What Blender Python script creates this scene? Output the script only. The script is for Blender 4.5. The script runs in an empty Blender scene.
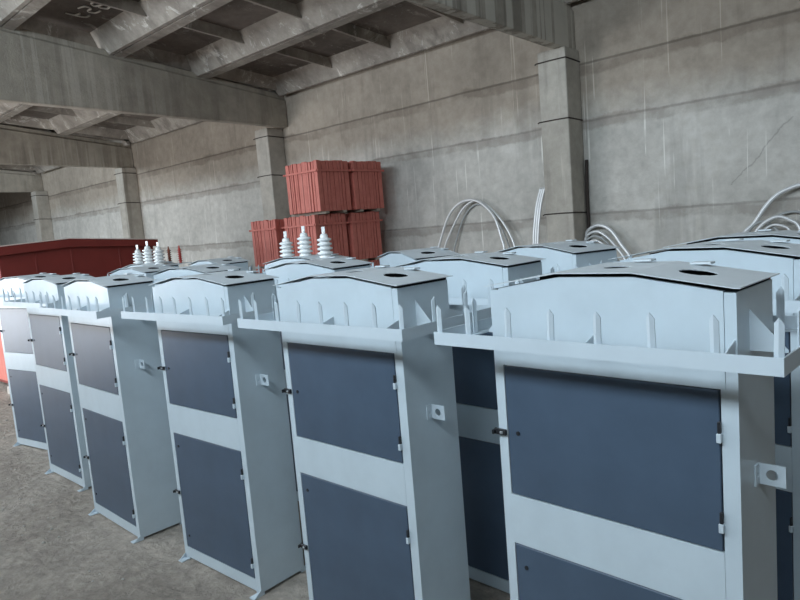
import bpy, bmesh, math, random
from mathutils import Vector, Matrix
random.seed(7)
S = bpy.context.scene
C = S.collection

# ---------------------------------------------------------------- helpers
def bm_new(): return bmesh.new()

def box(bm, a, b, mi=0):
    x0, y0, z0 = a; x1, y1, z1 = b
    v = [bm.verts.new(p) for p in ((x0,y0,z0),(x1,y0,z0),(x1,y1,z0),(x0,y1,z0),(x0,y0,z1),(x1,y0,z1),(x1,y1,z1),(x0,y1,z1))]
    for q in ((0,3,2,1),(4,5,6,7),(0,1,5,4),(1,2,6,5),(2,3,7,6),(3,0,4,7)):
        f = bm.faces.new([v[i] for i in q]); f.material_index = mi
    return v

def prism(bm, poly, axis, a, b, mi=0):
    """extrude a 2D polygon. axis 'x': poly is (y,z); 'y': (x,z); 'z': (x,y)"""
    def P(p, t):
        return {'x': (t, p[0], p[1]), 'y': (p[0], t, p[1]), 'z': (p[0], p[1], t)}[axis]
    A = [bm.verts.new(P(p, a)) for p in poly]; B = [bm.verts.new(P(p, b)) for p in poly]
    n = len(poly)
    fs = [bm.faces.new(A[::-1]), bm.faces.new(B)]
    for i in range(n): fs.append(bm.faces.new((A[i], A[(i+1) % n], B[(i+1) % n], B[i])))
    for f in fs: f.material_index = mi

def tube(bm, pts, r, n=10, cap=True, mi=0):
    pts = [Vector(p) for p in pts]; rings = []
    t0 = (pts[1]-pts[0]).normalized()
    up = Vector((0,0,1)) if abs(t0.z) < .9 else Vector((0,1,0))
    nrm = t0.cross(up).normalized()
    for i, p in enumerate(pts):
        t = (pts[min(i+1, len(pts)-1)]-pts[max(i-1, 0)]).normalized()
        nrm = (nrm - t*nrm.dot(t)).normalized(); bn = t.cross(nrm)
        rr = r[i] if isinstance(r, (list, tuple)) else r
        rings.append([bm.verts.new(p+nrm*math.cos(2*math.pi*k/n)*rr+bn*math.sin(2*math.pi*k/n)*rr) for k in range(n)])
    for a, b in zip(rings, rings[1:]):
        for k in range(n):
            f = bm.faces.new((a[k], a[(k+1) % n], b[(k+1) % n], b[k])); f.smooth = True; f.material_index = mi
    if cap:
        bm.faces.new(rings[0][::-1]).material_index = mi; bm.faces.new(rings[-1]).material_index = mi

def lathe(bm, prof, c=(0,0,0), n=20, mi=0):
    rings = [[bm.verts.new((c[0]+r*math.cos(2*math.pi*k/n), c[1]+r*math.sin(2*math.pi*k/n), c[2]+z)) for k in range(n)] for r, z in prof]
    for a, b in zip(rings, rings[1:]):
        for k in range(n):
            f = bm.faces.new((a[k], a[(k+1) % n], b[(k+1) % n], b[k])); f.smooth = True; f.material_index = mi
    bm.faces.new(rings[0][::-1]).material_index = mi; bm.faces.new(rings[-1]).material_index = mi

def obj(name, bm, mats, parent=None, loc=(0,0,0), rot=(0,0,0), bevel=0, seg=1):
    bmesh.ops.recalc_face_normals(bm, faces=bm.faces)
    me = bpy.data.meshes.new(name); bm.to_mesh(me); bm.free()
    for m in (mats if isinstance(mats, (list, tuple)) else [mats]): me.materials.append(m)
    o = bpy.data.objects.new(name, me); C.objects.link(o)
    o.location = loc; o.rotation_euler = rot; o.parent = parent
    if bevel:
        md = o.modifiers.new('bevel', 'BEVEL'); md.width = bevel; md.segments = seg; md.limit_method = 'ANGLE'
    return o

def thing(name, label, cat, loc=(0,0,0), rz=0, group=None):
    o = bpy.data.objects.new(name, None); C.objects.link(o); o.empty_display_size = .1
    o.location = loc; o.rotation_euler = (0,0,rz); tag(o, label, cat, group); return o

def tag(o, label, cat, group=None):
    o['label'] = label; o['category'] = cat
    if group: o['group'] = group
    return o

def copy_tree(o, parent=None):
    c = o.copy(); C.objects.link(c)
    if parent:
        c.parent = parent; c.matrix_parent_inverse = o.matrix_parent_inverse.copy()
    for ch in KIDS.get(o.name, []): copy_tree(ch, c)
    return c

def spline(pts, n=8):
    pts = [Vector(p) for p in pts]; out = []
    for i in range(len(pts)-1):
        p0 = pts[max(i-1,0)]; p1 = pts[i]; p2 = pts[i+1]; p3 = pts[min(i+2,len(pts)-1)]
        for k in range(n):
            t = k/n
            out.append(.5*((2*p1)+(p2-p0)*t+(2*p0-5*p1+4*p2-p3)*t*t+(-p0+3*p1-3*p2+p3)*t**3))
    out.append(pts[-1]); return out

# ---------------------------------------------------------------- materials
class NT:
    def __init__(s, name):
        s.m = bpy.data.materials.new(name); s.m.use_nodes = True; s.t = s.m.node_tree; s.n = s.t.nodes; s.l = s.t.links
        s.b = s.n['Principled BSDF']
    def node(s, typ, **kw):
        n = s.n.new(typ)
        for k, v in kw.items():
            if k in n.inputs: n.inputs[k].default_value = v
            else: setattr(n, k, v)
        return n
    def link(s, a, b): s.l.new(a, b)
    def coord(s, kind='Object', scale=(1,1,1)):
        if kind == 'World': o = s.node('ShaderNodeNewGeometry').outputs['Position']
        else: o = s.node('ShaderNodeTexCoord').outputs[kind]
        mp = s.node('ShaderNodeMapping'); mp.inputs['Scale'].default_value = scale
        s.link(o, mp.inputs['Vector']); return mp.outputs['Vector']
    def noise(s, vec, scale, detail=6, rough=.6, dist=0):
        n = s.node('ShaderNodeTexNoise'); n.inputs['Scale'].default_value = scale
        n.inputs['Detail'].default_value = detail; n.inputs['Roughness'].default_value = rough; n.inputs['Distortion'].default_value = dist
        s.link(vec, n.inputs['Vector']); return n.outputs['Fac']
    def ramp(s, fac, stops):
        r = s.node('ShaderNodeValToRGB'); e = r.color_ramp.elements
        while len(e) < len(stops): e.new(.5)
        for i, (p, c) in enumerate(stops):
            e[i].position = p; e[i].color = (c, c, c, 1) if isinstance(c, (int, float)) else (*c, 1)
        s.link(fac, r.inputs['Fac']); return r.outputs['Color']
    def mix(s, fac, a, b, mode='MIX'):
        m = s.node('ShaderNodeMix'); m.data_type = 'RGBA'; m.blend_type = mode
        for v, sock in ((fac, m.inputs[0]), (a, m.inputs[6]), (b, m.inputs[7])):
            if isinstance(v, (int, float)): sock.default_value = v
            elif isinstance(v, tuple): sock.default_value = (*v, 1)
            else: s.link(v, sock)
        return m.outputs[2]
    def math(s, op, a, b=0.0, c=0.0):
        m = s.node('ShaderNodeMath'); m.operation = op
        for v, sock in ((a, m.inputs[0]), (b, m.inputs[1]), (c, m.inputs[2])):
            if isinstance(v, (int, float)): sock.default_value = v
            else: s.link(v, sock)
        return m.outputs[0]
    def bump(s, h, strength=.3, dist=.01):
        b = s.node('ShaderNodeBump'); b.inputs['Strength'].default_value = strength; b.inputs['Distance'].default_value = dist
        s.link(h, b.inputs['Height']); s.link(b.outputs['Normal'], s.b.inputs['Normal'])
    def fin(s, col=None, rough=.6, metal=0.):
        if col is not None:
            if isinstance(col, tuple): s.b.inputs['Base Color'].default_value = (*col, 1)
            else: s.link(col, s.b.inputs['Base Color'])
        if isinstance(rough, (int, float)): s.b.inputs['Roughness'].default_value = rough
        else: s.link(rough, s.b.inputs['Roughness'])
        s.b.inputs['Metallic'].default_value = metal
        return s.m

def paint(name, col, rough=.45, var=.06, metal=0.):
    t = NT(name); v = t.coord()
    n = t.noise(v, 5, 5); r = t.ramp(n, [(.3, tuple(c*(1-var) for c in col)), (.7, tuple(min(1, c*(1+var)) for c in col))])
    n2 = t.noise(v, 60, 3); t.bump(n2, .04, .002)
    return t.fin(r, rough, metal)

def concrete(name, lo, hi, seams=(), streak=.35, top_dark=None, bump=.5, seam_smear=.06, smear_col=(.20,.17,.145), streak_col=(.66,.62,.55), scale=1.0, white=0.0, bands=0.0, drips=0.0, band_all=False):
    t = NT(name); v = t.coord('World')
    n = t.noise(v, .55*scale, 8, .62, .4); col = t.ramp(n, [(.32, lo), (.68, hi)])
    n2 = t.noise(v, 5*scale, 7, .7); col = t.mix(.35, col, t.ramp(n2, [(.3, .25), (.72, .75)]), 'OVERLAY')
    sep = t.node('ShaderNodeSeparateXYZ'); t.link(t.node('ShaderNodeNewGeometry').outputs['Position'], sep.inputs[0])
    z = sep.outputs['Z']
    # vertical drip streaks: white lime and dark damp
    vs = t.coord('World', (7.5, 7.5, .35)); s1 = t.noise(vs, 1.6, 4, .65); s2 = t.noise(v, .8, 3)
    m1 = t.math('MULTIPLY', t.ramp(s1, [(.62, 0.0), (.72, 1.0)]), t.ramp(s2, [(.45, 0.0), (.62, 1.0)]))
    col = t.mix(t.math('MULTIPLY', m1, streak), col, streak_col)
    vs2 = t.coord('World', (3.2, 3.2, .3)); s3 = t.noise(vs2, 1.1, 5, .6); s4 = t.noise(v, .7, 3)
    col = t.mix(t.math('MULTIPLY', t.math('MULTIPLY', t.ramp(s3, [(.36, 1.0), (.47, 0.0)]), t.ramp(s4, [(.4, .15), (.6, 1.0)])), streak*.9), col, tuple(c*.55 for c in lo))
    if drips:
        xx = sep.outputs['X']; ax, az, bx, bz = -2.27, 1.71, -1.62, 2.42; L = math.hypot(bx-ax, bz-az); nx, nz = (bz-az)/L, -(bx-ax)/L
        lin = t.math('ADD', t.math('MULTIPLY', xx, nx), t.math('ADD', t.math('MULTIPLY', z, nz), -(ax*nx+az*nz)))
        lin = t.math('ABSOLUTE', t.math('ADD', lin, t.math('MULTIPLY', t.math('SUBTRACT', t.noise(v, 3, 5), .5), .18)))
        rng = t.math('MULTIPLY', t.math('GREATER_THAN', z, 1.86), t.math('LESS_THAN', z, 2.5))
        col = t.mix(t.math('MULTIPLY', t.math('MULTIPLY', t.ramp(lin, [(.003, 1.0), (.011, 0.0)]), rng), .38), col, (.14,.13,.12))
    if bands:
        sb = t.noise(t.coord('World', (3.2,3.2,.06)), 2.3, 3, .5); mk = t.ramp(t.noise(t.coord('World', (.35,.35,.35)), 1.0, 2), [(.50, .8 if band_all else .05), (.58, 1.0)])
        col = t.mix(t.math('MULTIPLY', t.math('MULTIPLY', t.ramp(sb, [(.52, 0.0), (.55, 1.0)]), mk), bands), col, streak_col)
        col = t.mix(t.math('MULTIPLY', t.math('MULTIPLY', t.ramp(sb, [(.40, 1.0), (.43, 0.0)]), mk), bands*.7), col, tuple(c*.4 for c in lo))
    if drips:
        sd = t.noise(t.coord('World', (16,16,.35)), 1.5, 2, .4); md = t.noise(v, 1.1, 3)
        col = t.mix(t.math('MULTIPLY', t.math('MULTIPLY', t.ramp(sd, [(.685, 0.0), (.705, 1.0)]), t.ramp(md, [(.44, 0.0), (.52, 1.0)])), drips), col, (.80,.79,.74))
    if white:
        w = t.noise(v, 1.9, 8, .75, 1.2)
        col = t.mix(t.math('MULTIPLY', t.ramp(w, [(.56, 0.0), (.66, 1.0)]), white), col, (.75,.72,.66))
    h = t.noise(v, 30, 6, .7)
    wob = t.noise(t.coord('World', (.9,.9,.9)), 1.4, 6, .7)
    for k, zs in enumerate(seams):
        d = t.math('ABSOLUTE', t.math('SUBTRACT', z, t.math('ADD', t.math('MULTIPLY', t.math('SUBTRACT', wob, .5), .03), zs)))
        core = t.ramp(t.math('MULTIPLY', d, 10), [(.06, 1.0), (.2, 0.0)])
        # mortar smear below the joint
        d2 = t.math('ABSOLUTE', t.math('SUBTRACT', z, t.math('ADD', t.math('MULTIPLY', t.math('SUBTRACT', wob, .5), .30), zs-.05)))
        sm = t.ramp(t.math('MULTIPLY', d2, 5), [(seam_smear*4, 1.0), (seam_smear*4+.16, 0.0)])
        col = t.mix(t.math('MULTIPLY', t.math('MULTIPLY', sm, t.ramp(t.noise(v, 1.3+.2*k, 6, .7), [(.36, .15), (.52, 1.0)])), .45), col, smear_col)
        col = t.mix(t.math('MULTIPLY', core, .35 if k else .6), col, (.13,.115,.10))
        h = t.math('SUBTRACT', h, t.math('MULTIPLY', core, .8))
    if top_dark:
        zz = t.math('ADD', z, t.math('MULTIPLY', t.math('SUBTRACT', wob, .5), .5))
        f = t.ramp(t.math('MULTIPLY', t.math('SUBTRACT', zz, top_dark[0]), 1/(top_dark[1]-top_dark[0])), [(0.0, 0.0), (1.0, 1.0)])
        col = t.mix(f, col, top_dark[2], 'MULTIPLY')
    t.bump(h, bump, .012)
    return t.fin(col, .9)

M = {}
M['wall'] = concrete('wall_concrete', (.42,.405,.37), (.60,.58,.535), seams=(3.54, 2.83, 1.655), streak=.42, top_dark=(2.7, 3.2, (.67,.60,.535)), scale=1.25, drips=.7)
M['beam'] = concrete('beam_concrete', (.33,.30,.25), (.47,.43,.365), streak=.55, bump=.4, streak_col=(.66,.63,.56), bands=.34)
M['beam_streaked'] = concrete('streaked_beam_concrete', (.32,.29,.245), (.48,.44,.38), streak=.8, bump=.4, streak_col=(.60,.575,.51), bands=.85, band_all=True)
M['column'] = concrete('column_concrete', (.36,.335,.29), (.50,.465,.41), streak=.8, bump=.4)
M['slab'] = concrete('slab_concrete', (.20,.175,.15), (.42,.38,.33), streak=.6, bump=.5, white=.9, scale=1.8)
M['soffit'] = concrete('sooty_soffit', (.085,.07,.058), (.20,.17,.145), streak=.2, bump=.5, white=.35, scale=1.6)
def m_floor():
    t = NT('dirt_floor'); v = t.coord('World')
    n = t.noise(v, .9, 8, .65, .3); col = t.ramp(n, [(.3, (.27,.233,.196)), (.7, (.50,.445,.385))])
    n2 = t.noise(v, 14, 8, .75); col = t.mix(.55, col, t.ramp(n2, [(.3, .2), (.7, .78)]), 'OVERLAY')
    vo = t.node('ShaderNodeTexVoronoi'); vo.inputs['Scale'].default_value = 16; t.link(t.coord('World', (1,1.3,1)), vo.inputs['Vector'])
    n3 = t.noise(v, 3.2, 8, .8, 1.0)
    h = t.math('ADD', t.math('MULTIPLY', n2, .5), t.math('ADD', t.math('MULTIPLY', n3, .9), t.math('MULTIPLY', vo.outputs['Distance'], .25)))
    t.bump(h, .9, .05)
    return t.fin(col, .95)
M['floor'] = m_floor()
M['paint'] = paint('pale_grey_paint', (.54,.625,.68), .38, .05)
M['body'] = paint('pale_grey_body_paint', (.52,.61,.665), .28, .06)
M['roof'] = paint('grey_roof_sheet', (.56,.62,.655), .36, .08)
M['door'] = paint('slate_blue_door_paint', (.066,.099,.146), .34, .10)
M['black'] = paint('black_hardware', (.02,.022,.026), .4)
M['zinc'] = paint('zinc_hardware', (.45,.48,.50), .4, .1, .5)
M['interior'] = paint('interior_shade', (.03,.035,.04), .9)  # near-black colour paints the shade inside the cabinets
def m_red(name, a, b, rough=.6):
    t = NT(name); v = t.coord(); n = t.noise(v, 6, 6, .7); col = t.ramp(n, [(.3, a), (.7, b)])
    vs = t.coord('Object', (18, 18, .8)); s = t.noise(vs, 1.3, 4); col = t.mix(t.math('MULTIPLY', t.ramp(s, [(.58,0.0),(.7,1.0)]), .28), col, (.72,.42,.36))  # pale vertical streaks paint highlights along the fins
    return t.fin(col, rough)
M['red'] = m_red('red_primer', (.48,.13,.10), (.60,.19,.15))
M['kiosk'] = paint('kiosk_shaded_red', (.19,.024,.018), .55, .07)  # red darkened to put shade into the right-facing side
M['rim'] = paint('kiosk_rim', (.75,.62,.56), .5)
M['porcelain'] = paint('white_porcelain', (.80,.82,.82), .18, .03)
M['redglaze'] = paint('red_silicone', (.45,.06,.05), .35, .1)
M['brownglaze'] = paint('brown_porcelain', (.22,.075,.05), .25, .1)
M['tube'] = paint('pale_conduit', (.70,.71,.71), .35, .08, .25)
M['tubedark'] = paint('grey_conduit', (.34,.36,.36), .45, .08)
M['wire'] = paint('rusty_wire', (.04,.03,.026), .8)
M['wood'] = paint('weathered_timber', (.33,.29,.24), .85, .2)
M['stone'] = concrete('block_concrete', (.36,.34,.31), (.52,.5,.46), streak=.1, scale=4)
M['frame'] = paint('window_frame_paint', (.5,.5,.48), .5)
M['chalk'] = paint('chalk_marks', (.62,.58,.52), .95, .15)

# ---------------------------------------------------------------- setting
WY = 7.857
def struct(name, bm, m):
    o = obj(name, bm, m); o['kind'] = 'structure'; return o
b = bm_new(); box(b, (-34, -2.0, -.12), (7, WY+.3, 0)); struct('floor', b, M['floor'])
b = bm_new(); box(b, (-34, WY, 0), (7, WY+.3, 5.4)); struct('wall_back', b, M['wall'])
b = bm_new(); box(b, (-34.3, -2.0, 0), (-34, WY+.3, 5.4)); struct('wall_left', b, M['wall'])
b = bm_new(); box(b, (7, -2.0, 0), (7.3, WY+.3, 5.4)); struct('wall_right', b, M['wall'])
# front wall (behind the camera) with a band of tall windows and a gateway
WIN = [(-20.6,-16.2),(-13.8,-9.9),(-9.0,-4.8),(-3.9,.9),(2.3,6.3)]  # rightmost window added to brighten the right-facing cabinet sides
WZ0, WZ1 = 3.75, 4.90
b = bm_new()
FY0, FY1 = -2.0, -1.7
xs = [-34] + [x for w in WIN for x in w] + [7]
for i in range(0, len(xs), 2): box(b, (xs[i], FY0, 0), (xs[i+1], FY1, 5.4))
for w in WIN:
    box(b, (w[0], FY0, WZ1), (w[1], FY1, 5.4))
    if w[0] != -13.8: box(b, (w[0], FY0, 0), (w[1], FY1, WZ0))
struct('wall_front', b, M['wall'])
for i, w in enumerate(WIN):
    b = bm_new(); z0 = 0 if w[0] == -13.8 else WZ0
    box(b, (w[0], -1.92, z0), (w[0]+.07, -1.80, WZ1)); box(b, (w[1]-.07, -1.92, z0), (w[1], -1.80, WZ1)); box(b, (w[0], -1.92, WZ1-.07), (w[1], -1.80, WZ1))
    if z0:
        box(b, (w[0], -1.92, z0), (w[1], -1.80, z0+.07))
        n = 4
        for k in range(1, n): x = w[0]+(w[1]-w[0])*k/n; box(b, (x-.02, -1.88, z0), (x+.02, -1.84, WZ1))
        o = struct('window_%d' % (i+1), b, M['frame'])
    else: o = struct('door_1', b, M['frame'])

# ribbed ceiling slabs between the beams
RZ, UZ = 4.30, 4.56
def lift(y): return (7.16-y)/12      # the roof falls 1:12 towards the back wall
def slab(x0, x1, y0, y1, cross, idx=0):
    b = bm_new()
    box(b, (x0, y0, UZ), (x1, y1, UZ+.08))
    prism(b, [(y0, RZ), (y0+.14, RZ), (y0+.17, UZ), (y0, UZ)], 'x', x0, x1)
    prism(b, [(y1, RZ), (y1-.05, RZ), (y1-.27, UZ), (y1, UZ)], 'x', x0, x1)
    prism(b, [(x0, RZ+.08), (x0+.05, RZ+.08), (x0+.16, UZ), (x0, UZ)], 'y', y0, y1)
    prism(b, [(x1, RZ+.08), (x1-.05, RZ+.08), (x1-.16, UZ), (x1, UZ)], 'y', y0, y1)
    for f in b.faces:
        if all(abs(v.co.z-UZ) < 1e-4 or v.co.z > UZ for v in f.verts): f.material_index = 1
    for c in cross: prism(b, [(c-.03, RZ+.13), (c+.03, RZ+.12), (c+.06, UZ), (c-.06, UZ)], 'y', y0+.05, y1-.13)
    for v in b.verts: v.co.z += lift(v.co.y)
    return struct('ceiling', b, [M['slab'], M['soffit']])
YS = [(-1.68,.02),(.04,1.55),(1.57,3.07),(3.09,4.55),(4.58,6.02),(6.04,7.72)]
for i, (y0, y1) in enumerate(YS):
    slab(-9.70, -4.16, y0, y1, [-8.12,-6.80,-5.43])
    slab(-15.6, -9.78, y0, y1, [-14.2,-12.8,-11.4])
    slab(-22.0, -15.8, y0, y1, [-20.5,-19,-17.4])
    slab(-33.9, -22.2, y0, y1, [-31,-28,-25])
    slab(-4.10, 7, y0, y1, [-2.5,-1,.5,2,3.5,5])
b = bm_new(); prism(b, [(-2.0, 4.74+lift(-2.0)), (WY+.3, 4.74+lift(WY+.3)), (WY+.3, 4.9+lift(WY)), (-2.0, 4.9+lift(-2.0))], 'x', -34.3, 7.3); struct('ceiling', b, M['slab'])  # unseen deck added to block sky light through the slab gaps

# ---------------------------------------------------------------- beams and columns
def beam(p_near, p_far, label, mat='beam'):
    """bottom right edge runs p_near -> p_far (x,y); real beam: lower body, narrower recessed head"""
    (xa, ya), (xb, yb) = p_near, p_far
    ang = math.atan2(-(xb-xa), yb-ya); L = math.hypot(xb-xa, yb-ya)
    b = bm_new()
    prism(b, [(-.15,0),(0,0),(0,.48),(-.03,.50),(-.03,.585),(-.12,.585),(-.12,.50),(-.15,.48)], 'y', 0, L)
    for v in b.verts:
        if v.co.z > .3: v.co.z += (L-v.co.y)/12
    o = obj('concrete_beam', b, M[mat], loc=(xa, ya, 3.715), rot=(0,0,ang), bevel=.008)
    return tag(o, label, 'beam', 'roof beams')
def beam_ext(pa, pb, y0, y1):
    k = (pb[0]-pa[0])/(pb[1]-pa[1]); return (pa[0]+k*(y0-pa[1]), y0), (pa[0]+k*(y1-pa[1]), y1)
beam(*beam_ext((-3.79,4.64), (-3.89,7.3), -1.66, WY-.01), 'stained concrete beam overhead at top centre, resting on the nearest column', 'beam_streaked')
beam(*beam_ext((-9.36,2.93), (-9.73,7.64), -1.66, WY-.01), 'long grey concrete beam crossing the upper left above the cabinets')
beam(*beam_ext((-15.55,4.63), (-15.94,7.42), -1.66, WY-.01), 'paler concrete beam farther back, below and behind the long one')
beam(*beam_ext((-21.9,4.2), (-22.2,7.42), -1.66, WY-.01), 'farthest dim concrete beam at the left edge')

def column(x0, y0, cw, cd, label, loops):
    t = thing('concrete_column', label, 'column', (x0, y0, 0), 0, 'wall columns')
    b = bm_new(); box(b, (0,0,0), (cw, cd, 3.714)); obj('shaft', b, M['column'], t, bevel=.015, seg=2)
    for z in loops:
        b = bm_new(); e = .006
        tube(b, [(-.03,-e-.012,z-.01),(-.012,-e,z+.003),(cw*.5,-e,z+.004),(cw,-e,z),(cw+e,0,z),(cw+e,cd*.5,z-.004),(cw+e,cd-.01,z-.012)], .0085, 6)
        obj('wire_tie', b, M['wire'], t)
    return t
CX = -4.304
column(CX+.05, 7.482, .384, .372, 'nearest concrete wall column, right of centre, with dark wire ties', (3.58, 2.86, 1.70))
column(CX-6, 7.482, .384, .372, 'concrete wall column just left of the red tank stack', (3.56, 2.85, 1.68))
column(CX-12, 7.482, .384, .372, 'concrete wall column rising behind the right end of the dark red kiosk', (3.58, 2.85, 1.69))
column(CX-18, 7.482, .384, .372, 'farthest concrete wall column at the left edge', (3.58, 2.85, 1.69))

# chalk scrawl on the underside of the slab at upper left
def chalk_strokes(o3, ux, uy, strokes):
    b = bm_new()
    for st in strokes:
        pts = spline([Vector(o3)+Vector(ux)*p[0]+Vector(uy)*p[1] for p in st], 5)
        tube(b, pts, .012, 5)
    return b
strokes = [
 [(.0,0),(.05,.22),(.16,.24)], [(.03,.12),(.13,.12)],
 [(.42,.22),(.30,.22),(.28,.13),(.38,.11),(.40,.02),(.27,0)],
 [(.66,.20),(.55,.22),(.52,.12),(.62,.11)], [(.62,.11),(.50,.08),(.55,0),(.68,.02)],
 [(.80,.22),(.92,.2),(.86,.12),(.94,.06),(.84,0),(.77,.03)]]
b = chalk_strokes((-9.0, 3.75, UZ-.016), (.98,.2,0), (-.15,.95,0), strokes)
for v in b.verts: v.co.z += lift(v.co.y)
tag(obj('chalk_scrawl', b, M['chalk']), 'faint pale hand-drawn characters on the underside of the ceiling slab at upper left', 'marking')

# ---------------------------------------------------------------- the cabinet
W, D, HE, HR = .678, .269, 1.504, 1.540
U1, U2 = .228, .440
DU0, DU1 = .031, .639
D1T, D1B, D2T, D2B = 1.269, .870, .715, .074
TT, TB, OF = 1.381, 1.343, .124
KIDS = {}
def build_cabinet():
    root = bpy.data.objects.new('switchgear_cabinet', None); C.objects.link(root)
    # body shell
    b = bm_new(); t = .003; Z0 = .015; he, hr = HE-.010, HR-.010
    fy = .014
    box(b, (0,0,Z0), (DU0,fy,HE-.01)); box(b, (DU1+.001,0,Z0), (W,fy,D1T)); box(b, (DU1+.013,0,D1T), (W,fy,he))
    gable = [(DU0, D1T), (DU1+.0115, D1T), (DU1+.0115, he+.003), (U2, hr), (U1, hr), (DU0, he+.004)]
    prism(b, gable, 'y', 0, fy)
    box(b, (DU0,0,D2T), (DU1,fy,D1B)); box(b, (DU0,0,Z0), (DU1,fy,D2B))
    box(b, (DU0,fy-.002,D2B-.01), (DU1,fy,D1T+.01), 1)
    box(b, (0,fy,Z0), (t,D,he)); box(b, (W-t,fy,Z0), (W,D,he))
    prism(b, [(t,Z0),(W-t,Z0),(W-t,HE-.001),(U2,HR-.001),(U1,HR-.001),(t,HE-.001)], 'y', D-t, D)
    box(b, (t,fy,Z0), (W-t,D-t,Z0+t), 1)
    prism(b, [(t,1.433),(W-t,1.433),(W-t,HE-.001),(U2,HR-.001),(U1,HR-.001),(t,HE-.001)], 'y', D-t-.002, D-t, 1)
    box(b, (t,fy,1.43), (W-t,D-t,1.433), 1); box(b, (t,fy,1.433), (t+.002,D-t,he-.003), 1); box(b, (W-t-.002,fy,1.433), (W-t,D-t,he-.003), 1); box(b, (t,fy,1.433), (W-t,fy+.002,he-.003), 1)  # dark lid and liners added as painted shade below the roof holes
    body = obj('cabinet_body', b, [M['body'], M['interior']], root)
    # folded roof sheet with three cable holes
    b = bm_new(); os, th = .012, .0025
    e = .0
    def panel(u0, z0, u1, z1, hole, r):
        y0, y1 = -os, D+.020
        zf = lambda u: z0+(z1-z0)*(u-u0)/(u1-u0)
        if hole is None:
            prism(b, [(u0, z0), (u1, z1), (u1, z1+th), (u0, z0+th)], 'y', y0, y1); return
        cx, cy = hole; angs = [2*math.pi*k/40 for k in range(40)]
        for sx in (u0-cx, u1-cx):
            for sy in (y0-cy, y1-cy): angs.append(math.atan2(sy, sx) % (2*math.pi))
        angs = sorted(angs); I = []; O = []
        rnd = random.Random(3)
        for a in angs:
            ca, sa = math.cos(a), math.sin(a)
            k = min([(u1-cx)/ca if ca > 1e-9 else 9, (u0-cx)/ca if ca < -1e-9 else 9, (y1-cy)/sa if sa > 1e-9 else 9, (y0-cy)/sa if sa < -1e-9 else 9])
            rr = r*(1+rnd.uniform(-.05,.05))
            for L_, (x, y) in ((I, (cx+rr*ca, cy+rr*sa)), (O, (cx+k*ca, cy+k*sa))):
                L_.append((b.verts.new((x, y, zf(x)+th)), b.verts.new((x, y, zf(x)))))
        n = len(angs)
        for i in range(n):
            j = (i+1) % n
            b.faces.new((I[i][0], O[i][0], O[j][0], I[j][0])); b.faces.new((I[i][1], I[j][1], O[j][1], O[i][1]))
            b.faces.new((I[i][0], I[j][0], I[j][1], I[i][1])); b.faces.new((O[i][0], O[i][1], O[j][1], O[j][0]))
    panel(-os, HE-.001, U1, HR, (U1*.5, D*.5), .036)
    panel(U1, HR, U2, HR, ((U1+U2)*.5, D*.5), .036)
    panel(U2, HR, W, HE, ((U2+W)*.5-.012, D*.5+.002), .045)
    panel(W, HE, W+os, HE, None, 0)
    roof = obj('cabinet_roof', b, M['roof'], root)
    # small shelf tabs behind the roof
    for u, z in ((.325, HR+.007), (.485, 1.536)):
        b = bm_new(); box(b, (u, D-.020, z-.001), (u+.054, D+.014, z+.005))
        obj('rear_tab', b, M['roof'], root, bevel=.001)
    # tray frame: angle-iron ring standing off the body
    b = bm_new(); k = .004; x0, x1, y0, y1 = -OF, W+OF, -OF, D+OF; fl = .03
    box(b, (x0,y0,TB), (x1,y0+k,TT)); box(b, (x0,y1-k,TB), (x1,y1,TT))
    box(b, (x0,y0+k,TB), (x0+k,y1-k,TT)); box(b, (x1-k,y0+k,TB), (x1,y1-k,TT))
    box(b, (x0+k,y0+k,TB), (x1-k,y0+fl,TB+k)); box(b, (x0+k,y1-fl,TB), (x1-k,y1-k,TB+k))
    box(b, (x0+k,y0+fl,TB), (x0+fl,y1-fl,TB+k)); box(b, (x1-fl,y0+fl,TB), (x1-k,y1-fl,TB+k))
    ring = obj('tray_frame', b, M['paint'], root)
    KIDS[ring.name] = []
    # pickets: small folded angles with slanted tops
    def picket_mesh():
        b = bm_new(); w, h = .019, .112; t = .003
        prism(b, [(0,0),(w/2,0),(w/2,h),(0,h-.013)], 'y', 0, t)   # left leaf
        prism(b, [(w/2,0),(w,0),(w,h-.015),(w/2,h)], 'y', 0, t)
        for v in b.verts:
            if abs(v.co.x-w/2) < 1e-6: v.co.y -= .0045
        bmesh.ops.recalc_face_normals(b, faces=b.faces)
        me = bpy.data.meshes.new('picket'); b.to_mesh(me); b.free(); me.materials.append(M['paint']); return me
    pm = picket_mesh(); rnd = random.Random(11)
    def picket(x, y, rz):
        o = bpy.data.objects.new('picket', pm); C.objects.link(o); o.parent = ring
        o.location = (x, y, TB+.006); o.rotation_euler = (rnd.uniform(-.03,.03), rnd.uniform(-.03,.03), rz); KIDS[ring.name].append(o)
    PU = (-.112, -.004, .134, .265, .396, .531, .668, .789)
    for u in PU:
        picket(u-.0095, y0+.014, 0); picket(u+.0095, y1-.014, math.pi)
    for v in (.055, .225):
        picket(x1-.014, v-.0095, math.pi/2); picket(x0+.014, v+.0095, -math.pi/2)
    # gussets from body to ring
    def gus(name, f):
        b = bm_new(); f(b); obj(name, b, M['paint'], root)
    for u in (.335, W-.007):
        gus('gusset', lambda b: prism(b, [(0,TB+.004),(0,TT+.006),(-OF+.006,TB+.008),(-OF+.006,TB+.004)], 'x', u, u+.003))
        gus('gusset', lambda b: prism(b, [(D,TB+.004),(D,TT+.006),(D+OF-.006,TB+.008),(D+OF-.006,TB+.004)], 'x', u, u+.003))
    gus('gusset', lambda b: prism(b, [(W,TB+.004),(W,TT+.064),(W+.080,TB+.010),(W+.080,TB+.004)], 'y', .085, .088))
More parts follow.
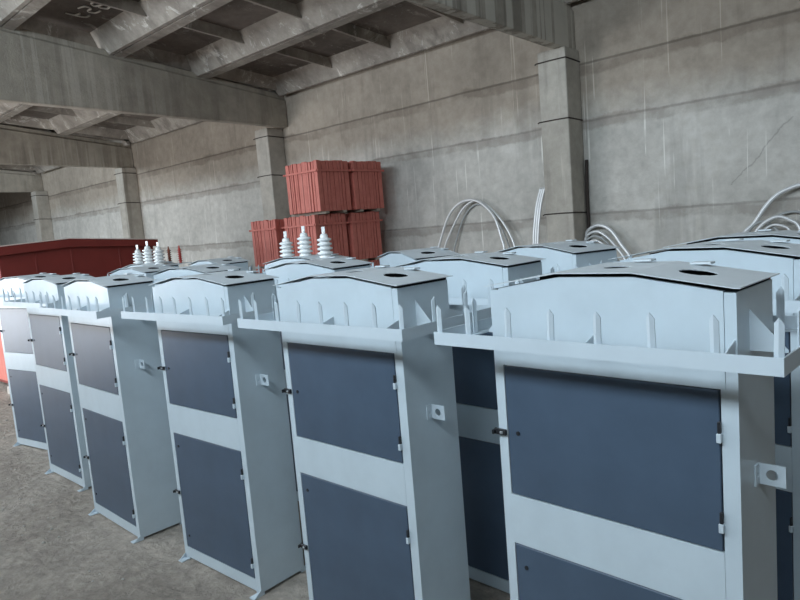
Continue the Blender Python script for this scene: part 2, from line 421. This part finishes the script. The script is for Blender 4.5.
    gus('gusset', lambda b: prism(b, [(0,TB+.004),(0,TT+.064),(-.080,TB+.010),(-.080,TB+.004)], 'y', .085, .088))
    # doors
    for z0, z1, hz, locks in ((D1B, D1T, (.945, 1.165), (1.066,)), (D2B, D2T, (.155, .60), (.645, .145))):
        b = bm_new(); g = .003
        box(b, (DU0+g, -.001, z0+g), (DU1-g, fy-.003, z1-g))
        d = obj('door', b, M['door'], root, bevel=.002); KIDS[d.name] = []
        for z in hz:
            b = bm_new(); box(b, (DU1-.008, -.012, z-.022), (DU1+.003, .001, z)); box(b, (DU1-.006, -.010, z), (DU1+.001, .001, z+.028), 1)
            KIDS[d.name].append(obj('hinge', b, [M['paint'], M['black']], d, bevel=.001))
        for z in locks:
            b = bm_new()
            prism(b, [(.070+.0065*math.cos(a*math.pi/6), z+.0065*math.sin(a*math.pi/6)) for a in range(12)], 'y', -.004, 0)
            KIDS[d.name].append(obj('lock', b, M['black'], d))
    # hasps on the left stile
    for z in (1.062, .381):
        b = bm_new(); box(b, (-.012,-.010,z-.008), (.030,-.001,z+.010)); box(b, (-.012,-.022,z-.006), (-.006,-.010,z+.008)); box(b, (.012,-.016,z-.003), (.022,-.010,z+.005), 1)
        obj('latch', b, [M['black'], M['zinc']], root, bevel=.0015)
    # side lug: punched angle
    def ring_plate(b, P, w, h, r, t):
        # P maps (a,b,t) -> xyz ; plate w x h with hole radius r in the centre
        n = 24; angs = sorted([2*math.pi*k/n for k in range(n)]+[math.atan2(sy*h, sx*w) % (2*math.pi) for sx in (-1,1) for sy in (-1,1)])
        rows = []
        for a in angs:
            ca, sa = math.cos(a), math.sin(a)
            k = min(w/2/abs(ca) if abs(ca) > 1e-9 else 9, h/2/abs(sa) if abs(sa) > 1e-9 else 9)
            rows.append([b.verts.new(P(r*ca, r*sa, 0)), b.verts.new(P(k*ca, k*sa, 0)), b.verts.new(P(k*ca, k*sa, t)), b.verts.new(P(r*ca, r*sa, t))])
        m = len(rows)
        for i in range(m):
            A, B = rows[i], rows[(i+1) % m]
            for q in range(4): b.faces.new((A[q], A[(q+1) % 4], B[(q+1) % 4], B[q]))
    b = bm_new(); zc = 1.035
    ring_plate(b, lambda a,c,t: (W+t, .112+a, zc+c), .026, .052, .006, .004)
    ring_plate(b, lambda a,c,t: (W+.031+a, .125+t, zc+c), .060, .052, .013, .004)
    obj('lifting_lug', b, M['paint'], root)
    # feet
    for u, s in ((0,1), (W,-1)):
        for v, sy in ((0,-1), (D,1)):
            b = bm_new()
            box(b, (min(u,u+s*.036), min(v,v+sy*.045), .001), (max(u,u+s*.036), max(v,v+sy*.045), .006))
            prism(b, [(v,.006),(v+sy*.038,.006),(v,.03)], 'x', u+s*.001, u+s*.005)
            prism(b, [(v-sy*.02,.0),(v,.0),(v,.02),(v-sy*.02,.02)], 'x', min(u+s*.001,u+s*.04), max(u+s*.001,u+s*.04))
            obj('foot', b, M['paint'], root)
    KIDS[root.name] = [o for o in C.objects if o.parent == root]
    return root

proto = build_cabinet()
CABS = [  # x, y, rot, label, group
 (-1.0964, 1.5781, -.0412, 'nearest cabinet, at the right, pale grey with two slate doors and a punched side lug', 'front row of cabinets'),
 (-2.1581, 1.5977, -.0142, 'pale grey two-door cabinet in the front row, left neighbour of the nearest one', 'front row of cabinets'),
 (-3.2341, 1.6023, .0242, 'third front-row cabinet counting from the right, its foot visible at the bottom', 'front row of cabinets'),
 (-4.331, 1.5656, -.0247, 'fourth front-row cabinet from the right, with its whole side standing on the bare floor', 'front row of cabinets'),
 (-5.4836, 1.6932, .0017, 'narrow-looking front-row cabinet second from the left edge', 'front row of cabinets'),
 (-6.583, 1.793, .164, 'leftmost front-row cabinet, beside the red kiosk', 'front row of cabinets'),
 (-5.713, 2.46, -.006, 'second-row cabinet in front of the left trio of white bushings', 'middle row of cabinets'),
 (-4.50, 2.25, .05, 'second-row cabinet whose roof peeps out directly behind the third front-row cabinet', 'middle row of cabinets'),
 (-3.345, 2.408, -.053, 'second-row cabinet in front of the bushings that rise before the red tanks', 'middle row of cabinets'),
 (-2.166, 2.292, -.017, 'second-row cabinet with dark doors seen in the gap between the two nearest cabinets', 'middle row of cabinets'),
 (-1.112, 2.46, -.155, 'second-row cabinet directly behind the nearest cabinet, at the right edge', 'middle row of cabinets'),
 (-5.70, 3.22, -.12, 'rear-row cabinet between the two that carry bushings', 'rear row of cabinets'),
 (-3.148, 3.225, -.47, 'turned rear-row cabinet below the left foot of the tall bent conduit arch', 'rear row of cabinets'),
 (-2.14, 3.155, -.36, 'turned rear-row cabinet in front of the nearest column base', 'rear row of cabinets'),
 (-1.122, 3.06, .0, 'rear-row cabinet at the right edge, in front of the coiled conduits', 'rear row of cabinets'),
 (-6.70, 3.02, 0, 'rear-row cabinet with three white bushings on its roof and two red arresters, at the left', 'rear row of cabinets'),
 (-4.12, 2.96, 0, 'rear-row cabinet with three white bushings on its roof, in front of the red tanks', 'rear row of cabinets'),
]
roots = []
for i, (x, y, r, lab, grp) in enumerate(CABS):
    o = proto if i == 0 else copy_tree(proto)
    o.location = (x, y, 0); o.rotation_euler = (0,0,r); tag(o, lab, 'electrical cabinet', grp); roots.append(o)

def bushing(parent, u, v, z, h=1.0, first=[]):
    prof = [(.030,-.02),(.034,0),(.034,.012)]
    zz = .014
    for k in range(4):
        prof += [(.027,zz),(.027,zz+.006),(.042-.0015*k,zz+.010),(.044-.0015*k,zz+.022),(.028,zz+.028)]; zz += .032
    prof += [(.021,zz),(.022,zz+.012),(.016,zz+.028),(.009,zz+.026)]
    b = bm_new(); lathe(b, [(r_*1.32, z_*h) for r_, z_ in prof], n=22)
    o = obj('bushing', b, M['porcelain'], parent, (u, v, z), (0,0,0))
    b = bm_new(); t = zz*h+.020; lathe(b, [(.011,t-.01),(.011,t+.022)], n=10); box(b, (-.015,-.003,t+.014), (.015,.003,t+.058))
    obj('terminal', b, M['porcelain'], o, (0,0,0), (0,0,.2), bevel=.001)
for root in roots[-2:]:
    bushing(root, U1*.5, D*.5, (HE+HR)/2+.003, .94); bushing(root, (U1+U2)*.5, D*.5, HR+.004); bushing(root, (U2+W)*.5, D*.5, (HE+HR)/2+.003)
def arrester(parent, u, v, z, m, lab):
    prof = [(.012,0),(.012,.01)]; zz = .01
    for k in range(6): prof += [(.010,zz),(.010,zz+.006),(.021,zz+.009),(.021,zz+.011),(.010,zz+.016)]; zz += .017
    prof += [(.009,zz+.01),(.005,zz+.012),(.005,zz+.03)]
    b = bm_new(); lathe(b, [(r_*1.2, z_*1.25) for r_, z_ in prof], n=14); o = obj('surge_arrester', b, m, parent, (u, v, z)); o['label'] = lab
rT = roots[-2]
b = bm_new(); box(b, (.28, D+.012, HR-.03), (.66, D+.16, HR-.024)); box(b, (.40, D+.0, 1.46), (.43, D+.10, HR-.03)); obj('arrester_shelf', b, M['roof'], rT)
arrester(rT, .34, D+.09, HR-.024, M['brownglaze'], 'brown ribbed arrester'); arrester(rT, .56, D+.09, HR-.024, M['redglaze'], 'red ribbed arrester')

# ---------------------------------------------------------------- red kiosk
t = thing('red_kiosk', 'large dark red metal kiosk with a low gabled roof behind the cabinets at the left', 'kiosk', (-9.0, 2.55, 0))
b = bm_new(); prism(b, [(0,.10),(2.0,.10),(2.0,1.76),(.84,1.83),(0,1.76)], 'x', -3.4, 0)
for y in (.42, .86, 1.5): prism(b, [(y-.012,.12),(y+.012,.12),(y+.012,1.76),(y-.012,1.76)], 'x', -.01, .006)
obj('kiosk_body', b, M['kiosk'], t, bevel=.004)
b = bm_new(); prism(b, [(-.06,1.74),(.84,1.79),(2.06,1.71),(2.06,1.80),(.84,1.895),(-.06,1.85)], 'x', -3.45, .05); obj('kiosk_roof', b, M['kiosk'], t, bevel=.004)
b = bm_new(); prism(b, [(-.065,1.852),(.84,1.897),(2.065,1.802),(2.065,1.812),(.84,1.908),(-.065,1.863)], 'x', -3.455, .055); obj('roof_rim', b, M['rim'], t)
b = bm_new(); box(b, (-3.38,-.014,.14), (-1.72,0,1.68)); box(b, (-1.68,-.014,.14), (-.06,0,1.68)); obj('kiosk_door', b, M['red'], t, bevel=.003)  # brighter red here paints daylight onto the front face
for dx, dy in ((-.20,-.06),(-3.3,-.06),(-.20,1.75),(-3.3,1.75)):
    b = bm_new(); box(b, (0,0,0), (.24,.28,.10))
    for v in b.verts: v.co += Vector((random.uniform(-.015,.015), random.uniform(-.015,.015), 0))
    if dx == -.20 and dy < 0: lab = 'grey concrete block under the near corner of the red kiosk'
    else: lab = 'concrete block under a hidden corner of the red kiosk'
    tag(obj('concrete_block', b, M['stone'], loc=(-9.0+dx, 2.55+dy, 0), bevel=.012, seg=2), lab, 'block', 'blocks under the kiosk')

# ---------------------------------------------------------------- red corrugated tanks
def make_tank(w, d, h, seed):
    rnd = random.Random(seed)
    root = bpy.data.objects.new('corrugated_tank', None); C.objects.link(root)
    b = bm_new(); e = .045
    box(b, (e, e, .015), (w-e, d-e, h-.012))
    obj('tank_core', b, M['red'], root)
    # deep folded fins
    b = bm_new()
    def run(L, put):
        p = .004
        while p < L-.03:
            fw = rnd.choice((.030,.045,.075,.085)); fw = min(fw, L-p-.002)
            put(p, p+fw, rnd.uniform(-.004,.008), h-rnd.uniform(0,.014)); p += fw+rnd.choice((.010,.014,.022))
    run(w, lambda a,c,o,t: box(b, (a, -o*.8+.004, .0), (c, e+.01, t)))
    run(w, lambda a,c,o,t: box(b, (a, d-e-.01, .0), (c, d-.004+o*.8, t)))
    run(d, lambda a,c,o,t: box(b, (w-e-.01, a, .0), (w-.004+o*.8, c, t)))
    run(d, lambda a,c,o,t: box(b, (.004-o*.8, a, .0), (e+.01, c, t)))
    obj('fins', b, M['red'], root, bevel=.002)
    b = bm_new(); z = h-.165; q = .012
    box(b, (-.04,-.022,z), (w+.04,-.002,z+.028)); box(b, (-.035,d+.002,z), (w+.035,d+.014,z+.028))
    box(b, (-.014,-.035,z), (-.002,d+.035,z+.028)); box(b, (w+.002,-.035,z), (w+.022,d+.030,z+.028))
    obj('stiffener_band', b, M['red'], root)
    KIDS[root.name] = [o for o in C.objects if o.parent == root]
    return root
TH = .735
tA = make_tank(.72, .63, TH, 5)
G = 'stacked red tanks'
spots = [(-7.87,6.20,2.015,'upper red corrugated tank at the front corner of the stack'),
 (-7.86,6.905,2.015,'upper red corrugated tank farther right, next to the wall'),
 (-8.00,6.18,1.245,'red corrugated tank directly beneath the upper front one, behind the bushings'),
 (-7.97,6.89,1.245,'lower red corrugated tank nearest the wall, beneath the upper rear one'),
 (-8.00,6.18,.475,'red corrugated tank two levels below the upper front one'),
 (-7.97,6.89,.475,'red corrugated tank two levels below the upper rear one, by the wall'),
 (-8.90,6.20,1.245,'separate red corrugated tank standing left of the two-tier stack, beside the column'),
 (-8.90,6.20,.475,'red corrugated tank under the separate left one')]
for i, (x, y, z, lab) in enumerate(spots):
    o = tA if i == 0 else copy_tree(tA)
    o.location = (x, y, z); o.rotation_euler = (0,0,0)
    if i in (6, 7): o.scale = (.90, 1, 1)
    tag(o, lab, 'metal tank', G)
def batten(x, y, z, l, along, lab, h=.035, w=.07):
    b = bm_new(); box(b, (0,0,0), (l,w,h) if along == 'x' else (w,l,h)); return tag(obj('timber_batten', b, M['wood'], loc=(x,y,z), bevel=.003), lab, 'batten', 'spacers between tanks')
for k, (dx, dy) in enumerate(((.0,.10),(.0,.45),(.0,.80),(.0,1.16))):
    for z, s in ((1.98, 'upper and middle'), (1.21, 'middle and lower')):
        batten(-7.95, 6.20+dy, z, .80, 'x', 'timber batten between %s red tank tiers, %s from the front' % (s, ('first','second','third','fourth')[k]))
for y in (6.30, 6.66): batten(-8.90, y, 1.21, .64, 'x', 'batten under the separate left red tank, at its %s end' % ('front' if y < 6.5 else 'wall'))
def sleeper(x, y, l, lab):
    b = bm_new(); box(b, (0,0,0), (l,.22,.235)); box(b, (0,0,.238), (l,.22,.473)); tag(obj('timber_sleeper', b, M['wood'], loc=(x,y,0), bevel=.006), lab, 'timber', 'sleepers under the tanks')
for k, y in enumerate((6.25, 6.60, 6.95, 7.25)): sleeper(-8.95 if y < 6.7 else -8.05, y, 1.75 if y < 6.7 else .85, 'pair of stacked timbers under the red tanks, number %s from the front' % ('one','two','three','four')[k])

# ---------------------------------------------------------------- conduits leaning on the wall
def conduit(name, pts, r, m, lab, y0=7.75, y1=7.55, grp='bent conduits by the wall'):
    """pts (x,z); leans: y moves off the wall towards the floor"""
    zt = max(p[1] for p in pts)
    P = [(x, y0+(y1-y0)*(1-z/zt), z) for x, z in pts]
    b = bm_new(); tube(b, spline(P, 7), r, 10); return tag(obj(name, b, m), lab, 'conduit', grp)
conduit('bent_conduit', [(-6.62,.03),(-6.45,.7),(-6.24,1.3),(-6.06,1.74),(-5.88,1.94),(-5.66,2.005),(-5.44,1.945),(-5.21,1.73),(-5.09,1.43),(-5.04,1.24),(-4.98,.6),(-4.95,.03)], .019, M['tube'], 'tall pale conduit arch on the wall, the outermost on its left leg')
conduit('bent_conduit', [(-6.45,.03),(-6.30,.7),(-6.16,1.3),(-5.91,1.74),(-5.75,1.92),(-5.56,1.985),(-5.36,1.90),(-5.10,1.65),(-4.90,1.28),(-4.76,.6),(-4.70,.03)], .016, M['tube'], 'tall pale conduit arch on the wall, the outermost on its right leg', 7.79, 7.62)
conduit('bent_conduit', [(-6.28,.03),(-6.15,.8),(-6.02,1.29),(-5.86,1.68),(-5.72,1.86),(-5.56,1.93),(-5.38,1.84),(-5.16,1.56),(-5.02,1.2),(-4.88,.6),(-4.82,.03)], .012, M['tubedark'], 'thin dull grey arch nested inside the tall pale pair', 7.83, 7.75)  # thin grey tube lying close against the wall
for k, (dx, w_) in enumerate(((-.034,.016),(0.0,.016),(.034,.016))):
    b = bm_new(); tube(b, spline([(-4.48+dx,7.56,.03),(-4.50+dx,7.60,1.2),(-4.47+dx*.95,7.66,1.75),(-4.40+dx*.9,7.70,2.06)], 6), w_, 10)
    tag(obj('straight_conduit', b, M['tube']), '%s upright pale conduit leaning by the left side of the nearest column' % ('left','middle','right')[k], 'conduit', 'upright conduits')
b = bm_new(); tube(b, spline([(-3.835,7.825,.03),(-3.84,7.825,1.3),(-3.84,7.825,1.9),(-3.83,7.83,2.35)], 5), .022, 8); tag(obj('dark_cable', b, M['wire']), 'dark cable hanging against the right side of the nearest column', 'cable')
arcs = [([(-3.93,.03),(-3.95,.9),(-3.91,1.32),(-3.82,1.45),(-3.68,1.515),(-3.52,1.45),(-3.37,1.25),(-3.25,1.08),(-3.02,.6),(-2.9,.03)], .024, 'tube', 'outermost pale conduit arch right of the nearest column'),
 ([(-3.90,.03),(-3.93,.9),(-3.885,1.30),(-3.80,1.40),(-3.68,1.44),(-3.55,1.37),(-3.42,1.23),(-3.30,1.06),(-3.12,.6),(-3.02,.03)], .018, 'tube', 'second pale conduit arch right of the nearest column'),
 ([(-3.80,.03),(-3.88,.9),(-3.84,1.27),(-3.76,1.36),(-3.67,1.385),(-3.56,1.33),(-3.44,1.18),(-3.28,.8),(-3.15,.03)], .014, 'tubedark', 'third, duller conduit arch right of the nearest column'),
 ([(-3.72,.03),(-3.80,.9),(-3.79,1.25),(-3.71,1.33),(-3.61,1.32),(-3.52,1.22),(-3.40,.9),(-3.28,.03)], .012, 'tube', 'innermost small conduit arch right of the nearest column')]
for k, (p, r, m, l) in enumerate(arcs): conduit('bent_conduit', [(max(x, -3.835), z) for x, z in p], r, M[m], l, 7.76-.05*k, 7.6-.06*k)
arcs = [([(-2.55,.03),(-2.30,.7),(-2.02,1.28),(-1.90,1.42),(-1.79,1.59),(-1.69,1.70),(-1.58,1.76),(-1.42,1.79),(-1.15,1.70),(-.95,1.4),(-.8,.7),(-.75,.03)], .024, 'tube', 'largest pale conduit arch at the right edge'),
 ([(-2.05,.03),(-1.95,.8),(-1.86,1.29),(-1.81,1.39),(-1.74,1.45),(-1.64,1.485),(-1.53,1.44),(-1.44,1.34),(-1.30,.9),(-1.2,.03)], .019, 'tube', 'bright conduit arch inside the largest one at the right edge'),
 ([(-1.98,.03),(-1.90,.8),(-1.80,1.34),(-1.71,1.47),(-1.58,1.52),(-1.44,1.49),(-1.25,1.3),(-1.1,.8),(-1.0,.03)], .013, 'tubedark', 'thin grey conduit arch crossing behind the bright one at the right edge'),
 ([(-1.95,.03),(-1.90,.8),(-1.84,1.27),(-1.78,1.355),(-1.70,1.40),(-1.60,1.38),(-1.54,1.31),(-1.45,1.0),(-1.38,.03)], .014, 'tube', 'small inner conduit arch at the right edge'),
 ([(-2.25,.03),(-2.12,.8),(-1.98,1.26),(-1.90,1.40),(-1.81,1.44),(-1.72,1.39),(-1.64,1.26),(-1.55,.8),(-1.5,.03)], .016, 'tubedark', 'dull grey conduit arch at the left foot of the coils by the right edge')]
for k, (p, r, m, l) in enumerate(arcs): kk = (1,4,0,3,2)[k]; conduit('bent_conduit', p, r, M[m], l, 7.80-.045*kk, 7.66-.055*kk)

# ---------------------------------------------------------------- loose rubble on the floor
rnd = random.Random(21); b = bm_new()
for k in range(900):
    x = rnd.uniform(-9.5, -1.2); y = rnd.uniform(-.2, 2.9); r = rnd.uniform(.003, .011)*(1 if rnd.random() < .93 else 1.9)
    if any(abs(x-(cx+.33)) < .55 and cyy-.2 < y < cyy+.5 for cx, cyy, *_ in CABS) or x < -8.5: continue
    m = Matrix.Translation((x, y, r*.35)) @ Matrix.Rotation(rnd.uniform(0,6), 4, 'Z') @ Matrix.Diagonal((r, r*rnd.uniform(.5,1), r*.6, 1))
    bmesh.ops.create_icosphere(b, subdivisions=1, radius=1, matrix=m)
o = obj('floor_grit', b, M['stone']); tag(o, 'scattered grit and crumbs of concrete on the bare floor', 'grit'); o['kind'] = 'stuff'

# ---------------------------------------------------------------- camera
f_px, pitch, roll, yaw = 646.36, math.radians(6.4446), math.radians(-4.6946), .747
cy, sy, cp, sp, cr, sr = math.cos(yaw), math.sin(yaw), math.cos(pitch), math.sin(pitch), math.cos(roll), math.sin(roll)
xh = Vector((cy, sy, 0)); yh = Vector((-sy, cy, 0)); zh = Vector((0,0,1))
fwd = yh*cp-zh*sp; up0 = yh*sp+zh*cp
R_ = xh*cr+up0*sr; U_ = -xh*sr+up0*cr
cam = bpy.data.cameras.new('camera'); co = bpy.data.objects.new('camera', cam); C.objects.link(co)
mw = Matrix((R_, U_, -fwd)).transposed().to_4x4(); mw.translation = (0, 0, 1.7); co.matrix_world = mw
cam.sensor_width = 36; cam.lens = f_px/800*36; cam.clip_start = .05; cam.clip_end = 200
S.camera = co

# ---------------------------------------------------------------- light: daylight through the windows
w = bpy.data.worlds.new('world'); S.world = w; w.use_nodes = True
w.node_tree.nodes['Background'].inputs[0].default_value = (.62,.80,1.0,1); w.node_tree.nodes['Background'].inputs[1].default_value = .35
def area(name, x0, x1, z0, z1, power, col):
    l = bpy.data.lights.new(name, 'AREA'); l.shape = 'RECTANGLE'; l.size = x1-x0; l.size_y = z1-z0; l.energy = power; l.color = col
    o = bpy.data.objects.new(name, l); C.objects.link(o); o.location = ((x0+x1)/2, -2.05, (z0+z1)/2); o.rotation_euler = (math.radians(78), 0, 0)
    return o
PW = {0: 650, 1: 470, 2: 330, 3: 400, 4: 80}
for i, (x0, x1) in enumerate(WIN):
    z0 = 0.05 if x0 == -13.8 else WZ0
    area('daylight_window', x0, x1, z0, WZ1 if z0 > 1 else 3.2, PW[i], (.77,.895,1.0) if i != 1 else (.93,.96,1.0))
S.view_settings.view_transform = 'Standard'; S.view_settings.look = 'None'; S.view_settings.gamma = 1
S.view_settings.use_curve_mapping = False; S.view_settings.exposure = .1
